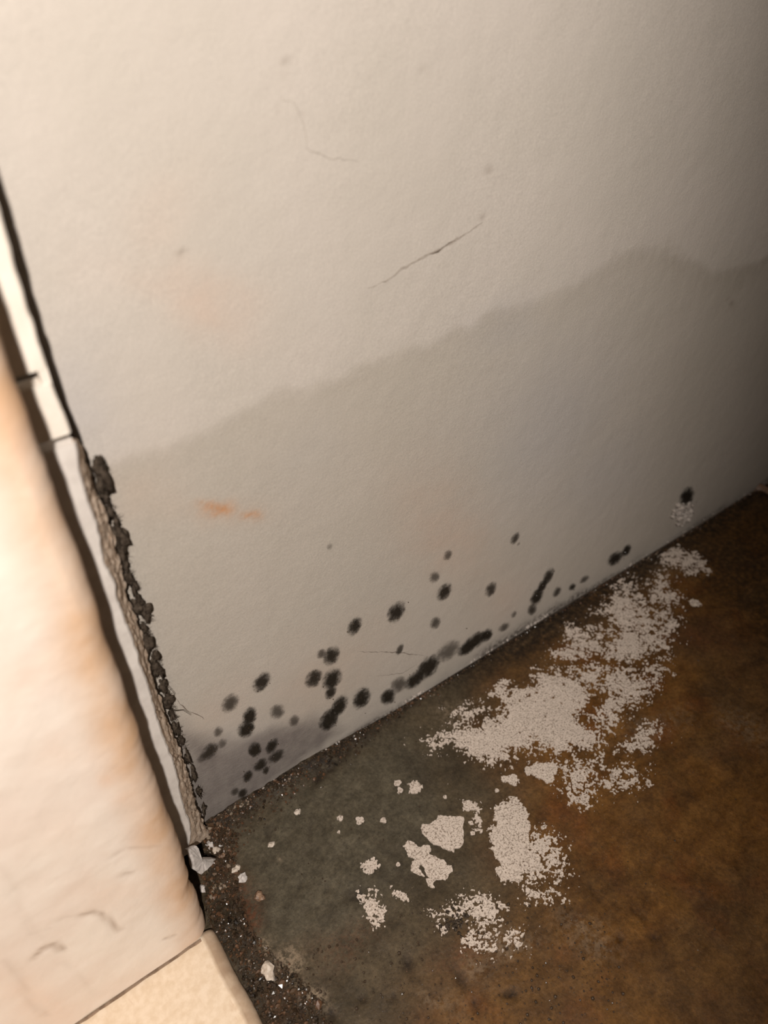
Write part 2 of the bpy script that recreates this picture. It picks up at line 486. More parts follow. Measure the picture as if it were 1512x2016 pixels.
def ribbon(name, pts, w, mat, parent, seed=0, y=-.0003, jit=.0008):
    """hairline crack as a thin irregular strip on the wall"""
    P = np.array(pts); out = []
    rr = random.Random(seed)
    for i in range(len(P) - 1):
        n = max(2, int(np.hypot(*(P[i + 1] - P[i])) / .004))
        for k in range(n):
            out.append(P[i] + (P[i + 1] - P[i]) * k / n + np.array([rr.uniform(-jit, jit), rr.uniform(-jit, jit)]))
    out.append(P[-1]); out = np.array(out); n = len(out)
    V = []; F = []
    for i, p in enumerate(out):
        t = out[min(i + 1, n - 1)] - out[max(i - 1, 0)]; t = t / (np.hypot(*t) + 1e-9)
        ww = w * rr.uniform(.35, 1.1) * min(1, .25 + 3 * min(i, n - 1 - i) / n)
        q = np.array([-t[1], t[0]]) * ww / 2
        yy = y + wall_h(*p)
        V += [(p[0] + q[0], yy + .0001, p[1] + q[1]), (p[0], yy, p[1]), (p[0] - q[0], yy + .0001, p[1] - q[1])]
    for i in range(n - 1):
        a = i * 3
        F += [(a, a + 3, a + 4, a + 1), (a + 1, a + 4, a + 5, a + 2)]
    return link(name, mesh(name, V, F), mat, parent)


M_CRACK2 = simple('faint_crack', (.33, .285, .24), (.42, .37, .32), 200, .9)
M_CRACK3 = simple('old_hairline', (.42, .375, .325), (.48, .43, .375), 200, .9)
ribbon('wall_crack', WP([(725, 568), (760, 552), (800, 524), (845, 500), (880, 483), (915, 462), (951, 438)]), .0026, M_CRACK2, wall, 1)
ribbon('wall_crack', WP([(835, 505), (862, 494), (900, 470)]), .0022, M_CRACK, wall, 8)
ribbon('wall_crack', WP([(548, 190), (580, 205), (598, 245), (603, 290), (640, 308), (705, 318)]), .0009, M_CRACK3, wall, 2)
ribbon('wall_crack', WP([(530, 800), (528, 960), (527, 1010)]), .0008, M_CRACK3, wall, 3, jit=.0002)
ribbon('wall_crack', WP([(527, 1080), (528, 1200), (528, 1330)]), .0008, M_CRACK3, wall, 4, jit=.0002)
ribbon('wall_crack', WP([(703, 1284), (760, 1283), (790, 1285), (835, 1290)]), .0011, M_CRACK, wall, 5)
ribbon('wall_crack', WP([(348, 1378), (372, 1402), (388, 1406), (402, 1416)]), .0011, M_CRACK, wall, 6)
ribbon('wall_crack', WP([(740, 1330), (790, 1325), (820, 1308)]), .0008, M_CRACK, wall, 7)

# ------------------------------------------------------------------ floor
GX = np.arange(-0.30, 1.64, 0.0035); GY = np.arange(-0.86, 0.0036, 0.0035)
X, Y = np.meshgrid(GX, GY, indexing='ij')
wx = X + fbm(X, Y, 18, 4, 121) * .014; wy = Y + fbm(X, Y, 18, 4, 131) * .014
rubp = FP([(380, 1650), (420, 1620), (470, 1640), (470, 1740), (500, 1830), (545, 1890), (600, 1930), (660, 2030), (520, 2040), (415, 1840)])
rub = sstep(-.010, .012, poly_sd(wx, wy, rubp))
rub = np.maximum(rub, sstep(-.042, -.006, Y + fbm(X, Y, 30, 3, 9) * .012) * (1 - sstep(.10, .22, X)))
hgt = fbm(X, Y, 9, 3, 13) * .0012 + fbm(X, Y, 75, 4, 17) * .0006
hgt += rub * (fbm(X, Y, 55, 4, 19) * .0035 + fbm(X, Y, 150, 3, 23) * .0018 + .002)
hgt += .004 * np.exp(-(Y / .012) ** 2) * (1 - sstep(.15, .4, X))
pit = np.zeros_like(X)
for (px, py, a, b, g, s) in [(1012, 1957, 22, 9, 0, 1), (800, 1898, 10, 32, 12, .8), (906, 1928, 9, 34, 35, .7), (935, 1978, 10, 12, 0, .7), (705, 1760, 20, 16, 30, .7),
                             (650, 1990, 18, 14, 0, .8), (645, 1752, 8, 10, 0, .6), (590, 1748, 9, 7, 0, .5), (625, 1540, 26, 8, 55, .8), (648, 1520, 40, 5, 55, .5),
                             (1215, 1848, 9, 7, 0, .8), (1290, 1850, 12, 7, 0, .8), (530, 1640, 8, 22, 0, .5), (610, 1640, 6, 18, 0, .55), (712, 1968, 7, 6, 0, .9), (767, 1968, 7, 6, 0, .8),
                             (1170, 1760, 8, 28, 30, .35), (1255, 1800, 9, 30, 40, .4), (1250, 1160, 10, 34, 35, .5), (1110, 1190, 14, 9, 30, .8), (1080, 1175, 30, 8, 30, .7)]:
    pit = np.maximum(pit, s * pblob(wx * .5 + X * .5, wy * .5 + Y * .5, FP, px, py, a, b, g))
hgt -= pit * .003
hgt -= .010 * np.exp(-((Y - .002) / .006) ** 2) * sstep(.10, .3, X)          # open joint along the wall foot
V = np.stack([X, Y, hgt], -1).reshape(-1, 3)
me = mesh('floor', V, grid_faces(len(GX), len(GY)))
rp = FP([(1210, 1120), (960, 1330), (930, 1480), (1010, 1560), (960, 1640), (1000, 1760), (880, 1850), (800, 1960), (790, 2060), (1900, 2300), (2500, 1100), (1500, 920)])
rust = sstep(-.05, .07, poly_sd(wx, wy, rp)) * (.72 + .28 * sstep(-.5, .5, fbm(X, Y, 12, 3, 55)))
op = FP([(470, 1640), (560, 1560), (700, 1480), (800, 1420), (850, 1500), (860, 1640), (800, 1760), (700, 1850), (590, 1900), (520, 1840), (480, 1740)])
olive = sstep(-.02, .03, poly_sd(wx, wy, op)) * .95
red = np.zeros_like(X)
for (px, py, a, b, g, s) in [(490, 1780, 22, 90, 15, .95), (455, 1700, 25, 40, 0, .8), (690, 1850, 70, 40, 35, .4), (560, 1960, 40, 60, 20, .6), (920, 1880, 70, 40, 20, .55),
                             (1400, 1250, 80, 50, 0, .5), (1150, 1620, 90, 40, -30, .3)]:
    red = np.maximum(red, s * pblob(wx, wy, FP, px, py, a, b, g))
pale = np.zeros_like(X)
for (px, py, a, b, g, s) in [(545, 1865, 30, 14, -40, .95), (590, 1895, 34, 18, 30, .9), (610, 1945, 36, 20, -30, .9), (530, 1915, 12, 16, 0, .9), (640, 1970, 24, 14, -30, .6),
                             (1010, 1850, 60, 30, -10, .42), (1160, 1860, 60, 30, -20, .35), (950, 1900, 40, 30, 0, .4), (1290, 1110, 60, 30, -10, .35), (560, 1690, 8, 5, 0, .6),
                             (1470, 1430, 60, 30, -30, .3), (1290, 1440, 60, 30, 20, .35), (880, 1400, 40, 24, 10, .4), (1130, 1820, 40, 24, 0, .35), (860, 1975, 60, 25, 0, .3)]:
    pale = np.maximum(pale, s * pblob(wx, wy, FP, px, py, a, b, g))
dirt_dark = np.clip(rub * .62 + .9 * sstep(-.030, -.003, Y + fbm(X, Y, 20, 3, 29) * .012), 0, 1)
dirt_dark = np.maximum(dirt_dark, .95 * sstep(-.065, -.012, Y + fbm(X, Y, 15, 4, 39) * .02) * sstep(.22, .45, X))
dirt_dark = np.maximum(dirt_dark, .38 * sstep(.05, .8, fbm(X, Y, 13, 4, 49)))
dp = FP([(1300, 1090), (1560, 900), (1900, 900), (1700, 1200), (1500, 1330), (1420, 1200)])
dirt_dark = np.maximum(dirt_dark, .75 * sstep(-.06, .06, poly_sd(wx, wy, dp)))  # also darkens the far right end of the floor
for nm, a in (('rust', rust), ('olive', olive), ('red', red), ('pale', pale), ('dirt_dark', dirt_dark), ('pit', pit)):
    fattr(me, nm, np.clip(a, 0, 1))
floor = tag(link('floor', me, M_FLOOR), 'wet brown stained concrete floor with flaking white paint', 'floor', kind='structure')


def floor_h(x, y):
    i = int(np.clip(round((x - GX[0]) / .0035), 0, len(GX) - 1)); j = int(np.clip(round((y - GY[0]) / .0035), 0, len(GY) - 1))
    return float(hgt[i, j])


# paint left on the concrete: outlines grown by noise, cut out by marching squares, each island one part
def crop(ox, oy, s, pts):
    return [(ox + x / s, oy + y / s) for x, y in pts]


PATCH = [  # outline (photo), hardness, noise scale, noise amount, bias (1 = solid)
    (crop(750, 1500, 3.78, [(280, 490), (300, 455), (370, 445), (420, 430), (425, 405), (500, 400), (575, 395), (610, 430), (610, 490), (630, 590), (600, 640), (550, 650), (545, 690), (490, 665), (420, 620), (370, 590), (330, 545)]), .004, .30, .6),
    (crop(750, 1500, 3.78, [(165, 635), (200, 600), (235, 610), (270, 640), (360, 615), (370, 650), (350, 680), (430, 720), (475, 765), (520, 770), (530, 810), (490, 840), (480, 875), (410, 875), (385, 905), (405, 950), (345, 930), (320, 870), (375, 865), (290, 765), (280, 775), (315, 850), (260, 820), (230, 800), (245, 750), (260, 735), (205, 700)]), .004, .28, .6),
    (crop(750, 1500, 3.78, [(800, 490), (860, 480), (850, 440), (860, 370), (845, 340), (920, 320), (970, 320), (985, 270), (1015, 290), (1050, 350), (1085, 380), (1085, 440), (1110, 490), (1110, 600), (1090, 700), (1060, 800), (1040, 880), (970, 895), (930, 895), (850, 840), (835, 800), (880, 790), (890, 740), (845, 710), (850, 650), (820, 600)]), .008, .85, .34),
    (crop(750, 1500, 3.78, [(1080, 490), (1180, 500), (1260, 580), (1270, 640), (1240, 720), (1200, 800), (1210, 870), (1100, 880), (1040, 860), (1060, 700)]), .018, 1.0, -.2),
    (crop(750, 1500, 3.78, [(1200, 640), (1340, 650), (1380, 800), (1300, 940), (1380, 1030), (1240, 1010), (1080, 1000), (1060, 910), (1180, 880)]), .020, 1.0, -.42),
    (crop(750, 1500, 3.78, [(540, 1070), (700, 970), (770, 1000), (830, 1050), (880, 1100), (860, 1170), (780, 1210), (720, 1190), (700, 1100), (620, 1110), (540, 1130)]), .014, 1.0, -.05),
    (crop(750, 1500, 3.78, [(360, 1140), (420, 1110), (480, 1150), (520, 1240), (460, 1250), (380, 1200)]), .012, 1.0, -.25),
    (crop(750, 1500, 3.78, [(880, 1260), (1060, 1220), (1120, 1300), (1060, 1380), (900, 1380), (640, 1420), (560, 1330), (700, 1250)]), .020, 1.0, -.52),
    (crop(800, 850, 2.1236, [(110, 1315), (200, 1250), (300, 1240), (350, 1200), (400, 1185), (420, 1120), (470, 1090), (540, 1065), (550, 1020), (620, 1010), (680, 1040), (720, 1060), (760, 1110), (720, 1160), (700, 1200), (760, 1230), (800, 1270), (780, 1320), (620, 1330), (530, 1300), (500, 1335), (440, 1340), (430, 1370), (360, 1378), (300, 1370), (250, 1320), (200, 1300)]), .016, 1.0, .12),
    (crop(800, 850, 2.1236, [(880, 600), (940, 630), (1000, 720), (1110, 780), (1120, 820), (1080, 900), (980, 960), (900, 950), (830, 930), (860, 850), (830, 780), (860, 700)]), .026, 1.05, -.26),
    (crop(800, 850, 2.1236, [(990, 640), (1080, 600), (1130, 690), (1100, 760), (1020, 720)]), .02, 1.0, -.3),
    (crop(800, 850, 2.1236, [(880, 990), (1040, 960), (1060, 1010), (1020, 1100), (900, 1150), (860, 1230), (800, 1230), (800, 1160), (860, 1090), (740, 1070), (700, 1020), (640, 1000), (760, 985)]), .022, 1.05, -.22),
    (crop(800, 850, 2.1236, [(680, 800), (840, 820), (840, 920), (700, 960), (600, 940)]), .02, 1.0, -.42),
    (crop(800, 850, 2.1236, [(340, 1110), (400, 1040), (440, 1050), (400, 1090)]), .008, .9, .0),
    (crop(800, 850, 2.1236, [(200, 1150), (290, 1100), (330, 1160), (300, 1230), (200, 1240)]), .02, 1.0, -.36),
    (crop(800, 850, 2.1236, [(900, 1340), (980, 1230), (1060, 1200), (1080, 1240), (1000, 1330)]), .02, 1.0, -.36),
    (crop(800, 850, 2.1236, [(1090, 480), (1200, 500), (1260, 580), (1180, 600), (1060, 540)]), .02, 1.0, -.40),
    (crop(700, 1350, 1.862, [(615, 310), (660, 285), (700, 280), (740, 310), (730, 350), (690, 358)]), .006, .75, .35),
    (crop(700, 1350, 1.862, [(730, 300), (800, 270), (890, 275), (920, 330), (880, 400), (830, 440), (770, 390)]), .020, 1.05, -.28),
    (crop(700, 1350, 1.862, [(900, 290), (980, 280), (1060, 320), (1020, 370), (900, 400)]), .02, 1.0, -.42),
    (crop(700, 1350, 1.862, [(20, 650), (60, 640), (85, 665), (60, 690), (25, 680)]), .006, .9, .1),
    (crop(700, 1350, 1.862, [(20, 770), (80, 740), (110, 800), (100, 880), (60, 890), (40, 820)]), .012, 1.0, -.30),
    (crop(700, 1350, 1.862, [(120, 740), (190, 760), (200, 790), (150, 790)]), .006, .95, -.15),
    (crop(700, 1350, 1.862, [(430, 430), (450, 420), (460, 540), (430, 550)]), .006, 1.0, -.3),
]
STEP = .0009
gx = np.arange(.06, .86, STEP); gy = np.arange(-.46, -.012, STEP)
PX, PY = np.meshgrid(gx, gy, indexing='ij')
n1 = fbm(PX, PY, 140, 5, 201); n2 = fbm(PX, PY, 520, 3, 211); n3 = fbm(PX, PY, 36, 3, 221)
grain = .55 * n1 + .75 * n2 + .25 * n3
field = np.full(PX.shape, -1.0)
for pts, soft, amt, bias in PATCH:
    P = FP(pts)
    x0, y0 = P.min(0) - .03; x1, y1 = P.max(0) + .03
    i0, i1 = np.searchsorted(gx, (x0, x1)); j0, j1 = np.searchsorted(gy, (y0, y1))
    s = (slice(i0, i1), slice(j0, j1))
    if PX[s].size == 0: continue
    sd = poly_sd(PX[s] + fbm(PX[s], PY[s], 90, 3, 301) * .0025, PY[s] + fbm(PX[s], PY[s], 90, 3, 311) * .0025, P)
    dens = np.clip(sd / soft, -1.6, 1.0)
    f = np.where(dens < 0, dens * (.62 if soft >= .013 else 1.1) + min(bias, .0) * .8, dens * .5 + bias * (.4 + .6 * np.clip(dens, 0, 1))) + amt * grain[s] * .9
    field[s] = np.maximum(field[s], f)
for (px, py, r) in [(782, 1543, 5), (787, 1557, 5), (817, 1551, 11), (812, 1556, 7), (921, 1586, 9), (1010, 1536, 9), (992, 1535, 5), (978, 1557, 4), (876, 1569, 3), (754, 1617, 4), (784, 1703, 4),
                    (586, 1599, 5), (670, 1612, 5), (708, 1616, 6), (755, 1616, 5), (667, 1640, 3), (535, 1662, 5), (1369, 1188, 7), (927, 1620, 4), (945, 1615, 5), (944, 1625, 4), (930, 1640, 4)]:
    P = FP([(px, py), (px + r, py), (px, py - r)])
    f = 1 - np.hypot(PX - P[0][0], PY - P[0][1]) / (.55 * (np.hypot(*(P[1] - P[0])) + np.hypot(*(P[2] - P[0])))) + .55 * grain
    near = np.hypot(PX - P[0][0], PY - P[0][1]) < .03
    field = np.where(near, np.maximum(field, f), field)
field[0, :] = field[-1, :] = -1; field[:, 0] = field[:, -1] = -1

ins = field > 0
lab = np.zeros(ins.shape, np.int32)
sizes = [0]; nl = 0
from collections import deque
II, JJ = np.nonzero(ins)
for i, j in zip(II.tolist(), JJ.tolist()):
    if lab[i, j]: continue
    nl += 1; lab[i, j] = nl; q = deque([(i, j)]); cnt = 0
    while q:
        a, b = q.popleft(); cnt += 1
        for da, db in ((1, 0), (-1, 0), (0, 1), (0, -1)):
            u, v = a + da, b + db
            if ins[u, v] and not lab[u, v]:
                lab[u, v] = nl; q.append((u, v))
    sizes.append(cnt)
order = sorted(range(1, nl + 1), key=lambda k: -sizes[k])
big = {k: n for n, k in enumerate([k for k in order if sizes[k] >= 50][:150])}
bins = {}


def cell_poly(i, j):
    c = [(i, j), (i + 1, j), (i + 1, j + 1), (i, j + 1)]
    v = [field[p] for p in c]
    pts = []; bd = []
    for k in range(4):
        a, b = c[k], c[(k + 1) % 4]; va, vb = v[k], v[(k + 1) % 4]
        if va > 0: pts.append((a[0], a[1])); bd.append(0)
        if (va > 0) != (vb > 0):
            t = va / (va - vb)
            pts.append((a[0] + (b[0] - a[0]) * t, a[1] + (b[1] - a[1]) * t)); bd.append(1)
    return pts, bd


act = ins[:-1, :-1] | ins[1:, :-1] | ins[1:, 1:] | ins[:-1, 1:]
full = ins[:-1, :-1] & ins[1:, :-1] & ins[1:, 1:] & ins[:-1, 1:]
for i, j in zip(*[a.tolist() for a in np.nonzero(act)]):
    ls = [lab[i, j], lab[i + 1, j], lab[i + 1, j + 1], lab[i, j + 1]]
    k = max(ls)
    key = big.get(k, -1)
    Vl, Fl, idx = bins.setdefault(key, ([], [], {}))

    def vid(p, top=True):
        kk = (round(p[0], 4), round(p[1], 4), top)
        if kk not in idx:
            x = gx[0] + p[0] * STEP; y = gy[0] + p[1] * STEP
            idx[kk] = len(Vl)
            Vl.append((x, y, floor_h(x, y) + (.0012 if top else -.0015)))
        return idx[kk]
    if full[i, j]:
        Fl.append([vid(p) for p in ((i, j), (i + 1, j), (i + 1, j + 1), (i, j + 1))])
        continue
    pts, bd = cell_poly(i, j)
    if len(pts) >= 3:
        Fl.append([vid(p) for p in pts])
        for a in range(len(pts)):
            b = (a + 1) % len(pts)
            if bd[a] and bd[b]:
                Fl.append([vid(pts[a]), vid(pts[a], False), vid(pts[b], False), vid(pts[b])])
for key, (Vl, Fl, _) in sorted(bins.items()):
    if key < 0:
        tag(link('paint_specks', mesh('paint_specks', Vl, Fl, False), M_PAINT, floor), kind='stuff')
    else:
        link('paint_patch', mesh('paint_patch', Vl, Fl, False), M_PAINT, floor)

# ------------------------------------------------------------------ front wall (cream plaster, rounded edge at the opening)
YF, XE, RB = -.113, -.0455, .017
prof = [(-.075, -.083), (XE - .012, -.084), (XE - .004, -.087)]
for k in range(0, 11):
    t = math.radians(0 + 9 * k)
    prof.append((XE - RB + RB * math.cos(t), YF + RB - RB * math.sin(t)))
xs = np.concatenate([np.arange(-.066, -.36, -.004), np.arange(-.37, -.75, -.03)])
prof += [(x, YF) for x in xs]
prof = np.array(prof)
gz = np.concatenate([np.arange(.0146, .78, .004), np.arange(.80, 1.26, .04)])
PXX = np.repeat(prof[:, 0:1], len(gz), 1); PYY = np.repeat(prof[:, 1:2], len(gz), 1)
ZZ = np.repeat(gz[None, :], len(prof), 0)
edge = sstep(-.092, -.056, PXX) * (.65 + .35 * sstep(-.6, .5, fbm(PXX * 0 + 3, ZZ, 18, 3, 5)))
wob = (fbm(ZZ, ZZ * 0, 30, 3, 6) * .0013 + fbm(ZZ, ZZ * 0 + 5, 120, 3, 6) * .0008 * (1 - sstep(.2, .45, ZZ)))
wob = wob - .0012 * np.exp(-((ZZ - .095) / .014) ** 2)
PXX2 = PXX + wob * sstep(-.11, -.05, PXX)


def FW(pts):
    return np.array([on_y(p[0], p[1], YF)[[0, 2]] for p in pts])


scar = np.zeros_like(ZZ)
for pts, w, s in [([(160, 1803), (185, 1795), (205, 1802), (222, 1820), (236, 1832)], .0022, .75), ([(70, 1885), (85, 1868), (108, 1860), (124, 1872)], .0026, .85),
                  ([(240, 1722), (262, 1718)], .0022, .5), ([(325, 1848), (342, 1842)], .0018, .6), ([(210, 1690), (250, 1670), (312, 1667)], .0012, .35),
                  ([(10, 1890), (40, 1925), (60, 1975), (92, 2000)], .003, .22), ([(0, 1700), (30, 1745), (42, 1800), (80, 1850)], .003, .13),
                  ([(120, 1895), (140, 1905), (170, 1935), (190, 1960)], .0022, .13), ([(60, 1840), (95, 1830), (120, 1808), (170, 1796)], .0016, .18)]:
    scar = np.maximum(scar, s * np.exp(-(line_d(PXX, ZZ, FW(pts)) / w) ** 2))
scar *= (PYY <= YF + .002)
blotc = np.zeros_like(ZZ)
for (px, py, a, b, g, s) in [(210, 1535, 16, 14, 0, .6), (240, 1570, 20, 12, 30, .3), (70, 1330, 90, 40, 30, .25), (130, 1480, 60, 40, 0, .2), (230, 1760, 90, 40, 0, .25), (60, 1960, 90, 40, -30, .3),
                             (20, 860, 60, 90, 0, .35), (120, 1650, 80, 50, 0, .15)]:
    blotc = np.maximum(blotc, s * pblob(PXX, ZZ, FW, px, py, a, b, g))
PYY2 = PYY + (fbm(PXX, ZZ, 25, 4, 66) * .0008 + scar * .0015) * (PXX < -.062)
V = np.stack([PXX2, PYY2, ZZ], -1).reshape(-1, 3)
me = mesh('wall_front', V, grid_faces(len(prof), len(gz)))
for nm, a in (('edge', edge), ('blot', blotc), ('scar', scar)):
    fattr(me, nm, np.clip(a, 0, 1))
tag(link('wall_front', me, M_FRONT), 'cream plastered wall end in the foreground with a rounded worn edge', 'wall', kind='structure')

# threshold tile at the foot of the front wall
ty = np.arange(-.1085, -.64, -.004)
tp = [(-.0435 - .008, -.004), (-.0435, -.003)] + [(-.0435 - .011 + .011 * math.cos(math.radians(k)), .0115 - .010 + .010 * math.sin(math.radians(k))) for k in range(0, 91, 10)]
tp += [(x, .0115) for x in (-.058, -.065, -.08, -.12, -.2, -.4, -.7)] + [(-.7, -.004), (-.0515, -.004)]
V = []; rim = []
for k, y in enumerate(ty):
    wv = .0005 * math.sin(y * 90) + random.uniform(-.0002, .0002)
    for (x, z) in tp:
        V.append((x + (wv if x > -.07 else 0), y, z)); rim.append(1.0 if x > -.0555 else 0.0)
F = grid_faces(len(ty), len(tp)).tolist()
F.append(list(range(len(tp)))); F.append([(len(ty) - 1) * len(tp) + q for q in range(len(tp))][::-1])
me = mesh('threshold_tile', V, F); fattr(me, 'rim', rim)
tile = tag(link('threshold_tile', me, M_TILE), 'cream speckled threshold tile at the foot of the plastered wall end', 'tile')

jx = np.arange(-.058, -.70, -.006)
V = []; F = []
for k, x in enumerate(jx):
    w0 = -.1122; w1 = -.1150 + random.uniform(-.0004, .0004)
    V += [(x, w0, .0112), (x, w0, .0121), (x, w1, .0119), (x, w1, .0112)]
for k in range(len(jx) - 1):
    a = k * 4
    F += [(a + q, a + q + 1, a + q + 5, a + q + 4) for q in range(3)]
link('grout_joint', mesh('grout_joint', V, F, False), simple('brown_grout', (.20, .13, .085), (.34, .235, .16), 90, .9), tile)

# ------------------------------------------------------------------ broken drywall sheet between front wall and back wall
def empty(name, loc):
    o = bpy.data.objects.new(name, None); COL.objects.link(o); o.location = loc; o.empty_display_size = .02
    return o


YS = -.045
dry = tag(empty('drywall_sheet', (-.04, YS, .05)), 'torn sheet of white drywall with a crumbling tan edge in the corner', 'drywall')


def child(name, me, mat, parent=dry):
    o = link(name, me, mat)
    o.parent = parent
    o.matrix_parent_inverse = Matrix.Translation(-Vector(parent.location))
    return o


def YP(pts, y):
    return np.array([on_y(p[0], p[1], y)[[0, 2]] for p in pts])


def sheet(name, edge_pts, y0, y1, xl, mat, rough=.0, seed=0):
    """board piece from x = xl to an irregular right edge (list of x,z, any order), between y0 (front) and y1"""
    E = edge_pts[np.argsort(edge_pts[:, 1])]
    zz = np.arange(E[0, 1], E[-1, 1], .003)
    xe = np.interp(zz, E[:, 1], E[:, 0]) + fbm(zz, zz * 0, 90, 4, seed) * rough
    V = []; F = []; n = len(zz)
    for k, z in enumerate(zz):
        b = .0015
        V += [(xl, y1, z), (xl, y0, z), ((xl + xe[k]) / 2, y0, z), (xe[k] - b, y0, z), (xe[k], y0 + b, z), (xe[k] - .001, y1, z)]
    for k in range(n - 1):
        a = k * 6
        for q in range(5):
            F.append((a + q, a + q + 1, a + q + 7, a + q + 6))
    F.append([0, 1, 2, 3, 4, 5][::-1]); F.append([(n - 1) * 6 + q for q in range(6)])
    return child(name, mesh(name, V, F, False), mat)


up = YP([(-60, 215), (-30, 310), (0, 405), (32, 527), (64, 630), (97, 733), (129, 824), (141, 853)], YS)
up = np.vstack([up, [up[0][0], 1.2]])
notch = on_y(76, 745, YS)
# the upper sheet has a nick broken out of it behind the front wall's edge
uz = up[np.argsort(up[:, 1])]
lowpart = np.array([p for p in uz if p[1] < notch[2] - .008])
ze0, ze1 = notch[2] - .0045, notch[2] + .0045
xi = lambda z: np.interp(z, uz[:, 1], uz[:, 0])
sheet('paper_face', np.vstack([[xi(uz[0, 1]), uz[0, 1]], [xi(ze0), ze0]]), YS, YS + .012, -.20, M_CREAM_LIT, .0006, 3)
sheet('paper_face', np.vstack([[xi(ze1), ze1]] + [p for p in uz if p[1] > ze1]), YS, YS + .012, -.20, M_CREAM_LIT, .0006, 4)
V = [(xx, yy, zz) for zz in (ze0 - .001, ze1 + .001) for (xx, yy) in ((notch[0] + .001, YS + .0003), (xi(ze0) - .0004, YS + .0003), (xi(ze0) - .0008, YS + .0115), (notch[0] + .001, YS + .0115))]
child('paper_face', mesh('paper_face', V, [(0, 1, 5, 4), (1, 2, 6, 5), (2, 3, 7, 6), (3, 0, 4, 7), (0, 3, 2, 1), (4, 5, 6, 7)], False), M_CREAM_LIT)

lowp = [(147, 866), (149, 868), (158, 910), (173, 978), (190, 1029), (202, 1088), (226, 1148), (238, 1198), (259, 1246), (274, 1296), (298, 1371), (315, 1430), (340, 1491), (360, 1570), (378, 1640), (372, 1680)]
low = YP(lowp, YS)
sheet('paper_face', low, YS, YS + .012, -.20, M_PAPER, .0012, 9)
# gypsum core: rough broken face running back from the paper to the wall
tanp = [(160, 868), (178, 910), (196, 975), (220, 1029), (240, 1103), (256, 1177), (277, 1231), (289, 1273), (303, 1332), (320, 1380), (338, 1430), (358, 1480), (376, 1535), (390, 1585), (413, 1636), (424, 1672)]
YB = -.016
tn = YP(tanp, YB)
LZ = low[np.argsort(low[:, 1])]; TZ = tn[np.argsort(tn[:, 1])]
zb = np.arange(LZ[0, 1], LZ[-1, 1] + .002, .0022)
nu = 16
Vc = []
za, zc = LZ[0, 1], LZ[-1, 1]; ta, tc = TZ[0, 1], TZ[-1, 1]
for z in zb:
    s = (z - za) / (zc - za)
    z2 = max(ta + s * (tc - ta), .001)
    xa = np.interp(z, LZ[:, 1], LZ[:, 0]); xb = np.interp(z2, TZ[:, 1], TZ[:, 0])
    for k in range(nu):
        u = k / (nu - 1)
        x = xa + (xb - xa) * u - .0012; y = YS + .0012 + (YB - YS) * u; zz = z + (z2 - z) * u
        Vc.append((x, y, zz))
Vc = np.array(Vc)
nz = fbm(Vc[:, 0] * 2 + Vc[:, 1] * 1.3, Vc[:, 2], 120, 4, 71); nz2 = fbm(Vc[:, 1], Vc[:, 2], 380, 3, 73)
edgef = np.tile(np.linspace(0, 1, nu), len(zb))
amp = .0015 * np.clip(edgef * 3, 0.12, 1)
Vc[:, 0] += nz * amp + nz2 * .0010; Vc[:, 1] = np.minimum(Vc[:, 1] - nz * amp * .5, -.006)
child('gypsum_core', mesh('gypsum_core', Vc, grid_faces(len(zb), nu), True), M_CORE)


# dust clumps hanging in the crevice, and dark lumps in place of its shadow
def lumpy(rad, seed, sub=2, amp=.45, sq=(1, 1, 1)):
    bm = bmesh.new(); bmesh.ops.create_icosphere(bm, subdivisions=sub, radius=1)
    rr = random.Random(seed); off = rr.uniform(0, 50)
    V = np.array([v.co[:] for v in bm.verts])
    k = 1 + amp * fbm(V[:, 0] * 1.0 + off + V[:, 2] * .7, V[:, 1] + off * .3 + V[:, 2] * .4, 1.7, 3, seed)
    V = V * k[:, None] * np.array(rad)
    F = [[v.index for v in f.verts] for f in bm.faces]
    bm.free()
    return V, F


def add_tube(Vl, Fl, P, r):
    n = len(P); base = len(Vl)
    for i, p in enumerate(P):
        t = Vector(P[min(i + 1, n - 1)]) - Vector(P[max(i - 1, 0)])
        t.normalize(); a = t.orthogonal().normalized(); b = t.cross(a)
        rad = r * (1 - .6 * i / max(1, n - 1))
        for k in range(4):
            q = Vector(p) + (a * math.cos(k * math.pi / 2) + b * math.sin(k * math.pi / 2)) * rad
            Vl.append(tuple(q))
    for i in range(n - 1):
        for k in range(4):
            Fl.append((base + i * 4 + k, base + i * 4 + (k + 1) % 4, base + i * 4 + 4 + (k + 1) % 4, base + i * 4 + 4 + k))


def fibre(p, d, L, rr, n=7, curl=.5):
    P = [Vector(p)]; d = Vector(d).normalized()
    for k in range(n):
        d = (d + Vector((rr.uniform(-1, 1), rr.uniform(-.4, .2), rr.uniform(-1, 1))) * curl * .5).normalized()
        q = P[-1] + d * (L / n)
        q.y = min(q.y, -.0015)
        P.append(q)
    return [tuple(q) for q in P]


CLUMPS = [(188, 917, 10, 12, 10), (197, 945, 9, 20, 8), (203, 975, 6, 16, 5), (212, 1004, 7, 15, 5), (221, 1022, 5, 10, 4), (227, 1050, 8, 14, 6), (236, 1062, 8, 12, 8), (233, 1085, 6, 14, 5), (243, 1112, 4, 16, 3),
          (250, 1134, 7, 16, 4), (262, 1160, 4, 16, 4), (270, 1190, 9, 14, 8), (284, 1208, 7, 14, 8), (278, 1235, 5, 12, 6), (288, 1262, 9, 20, 8), (300, 1296, 6, 14, 5), (305, 1318, 10, 18, 10), (316, 1350, 7, 14, 6),
          (327, 1378, 9, 18, 8), (335, 1408, 6, 14, 6), (345, 1436, 6, 18, 4), (352, 1462, 5, 14, 4), (365, 1492, 5, 18, 2), (376, 1525, 5, 20, 2), (388, 1560, 5, 18, 2), (396, 1594, 5, 14, 2)]  # the lowest entries draw the crevice's shadow line as dark lumps
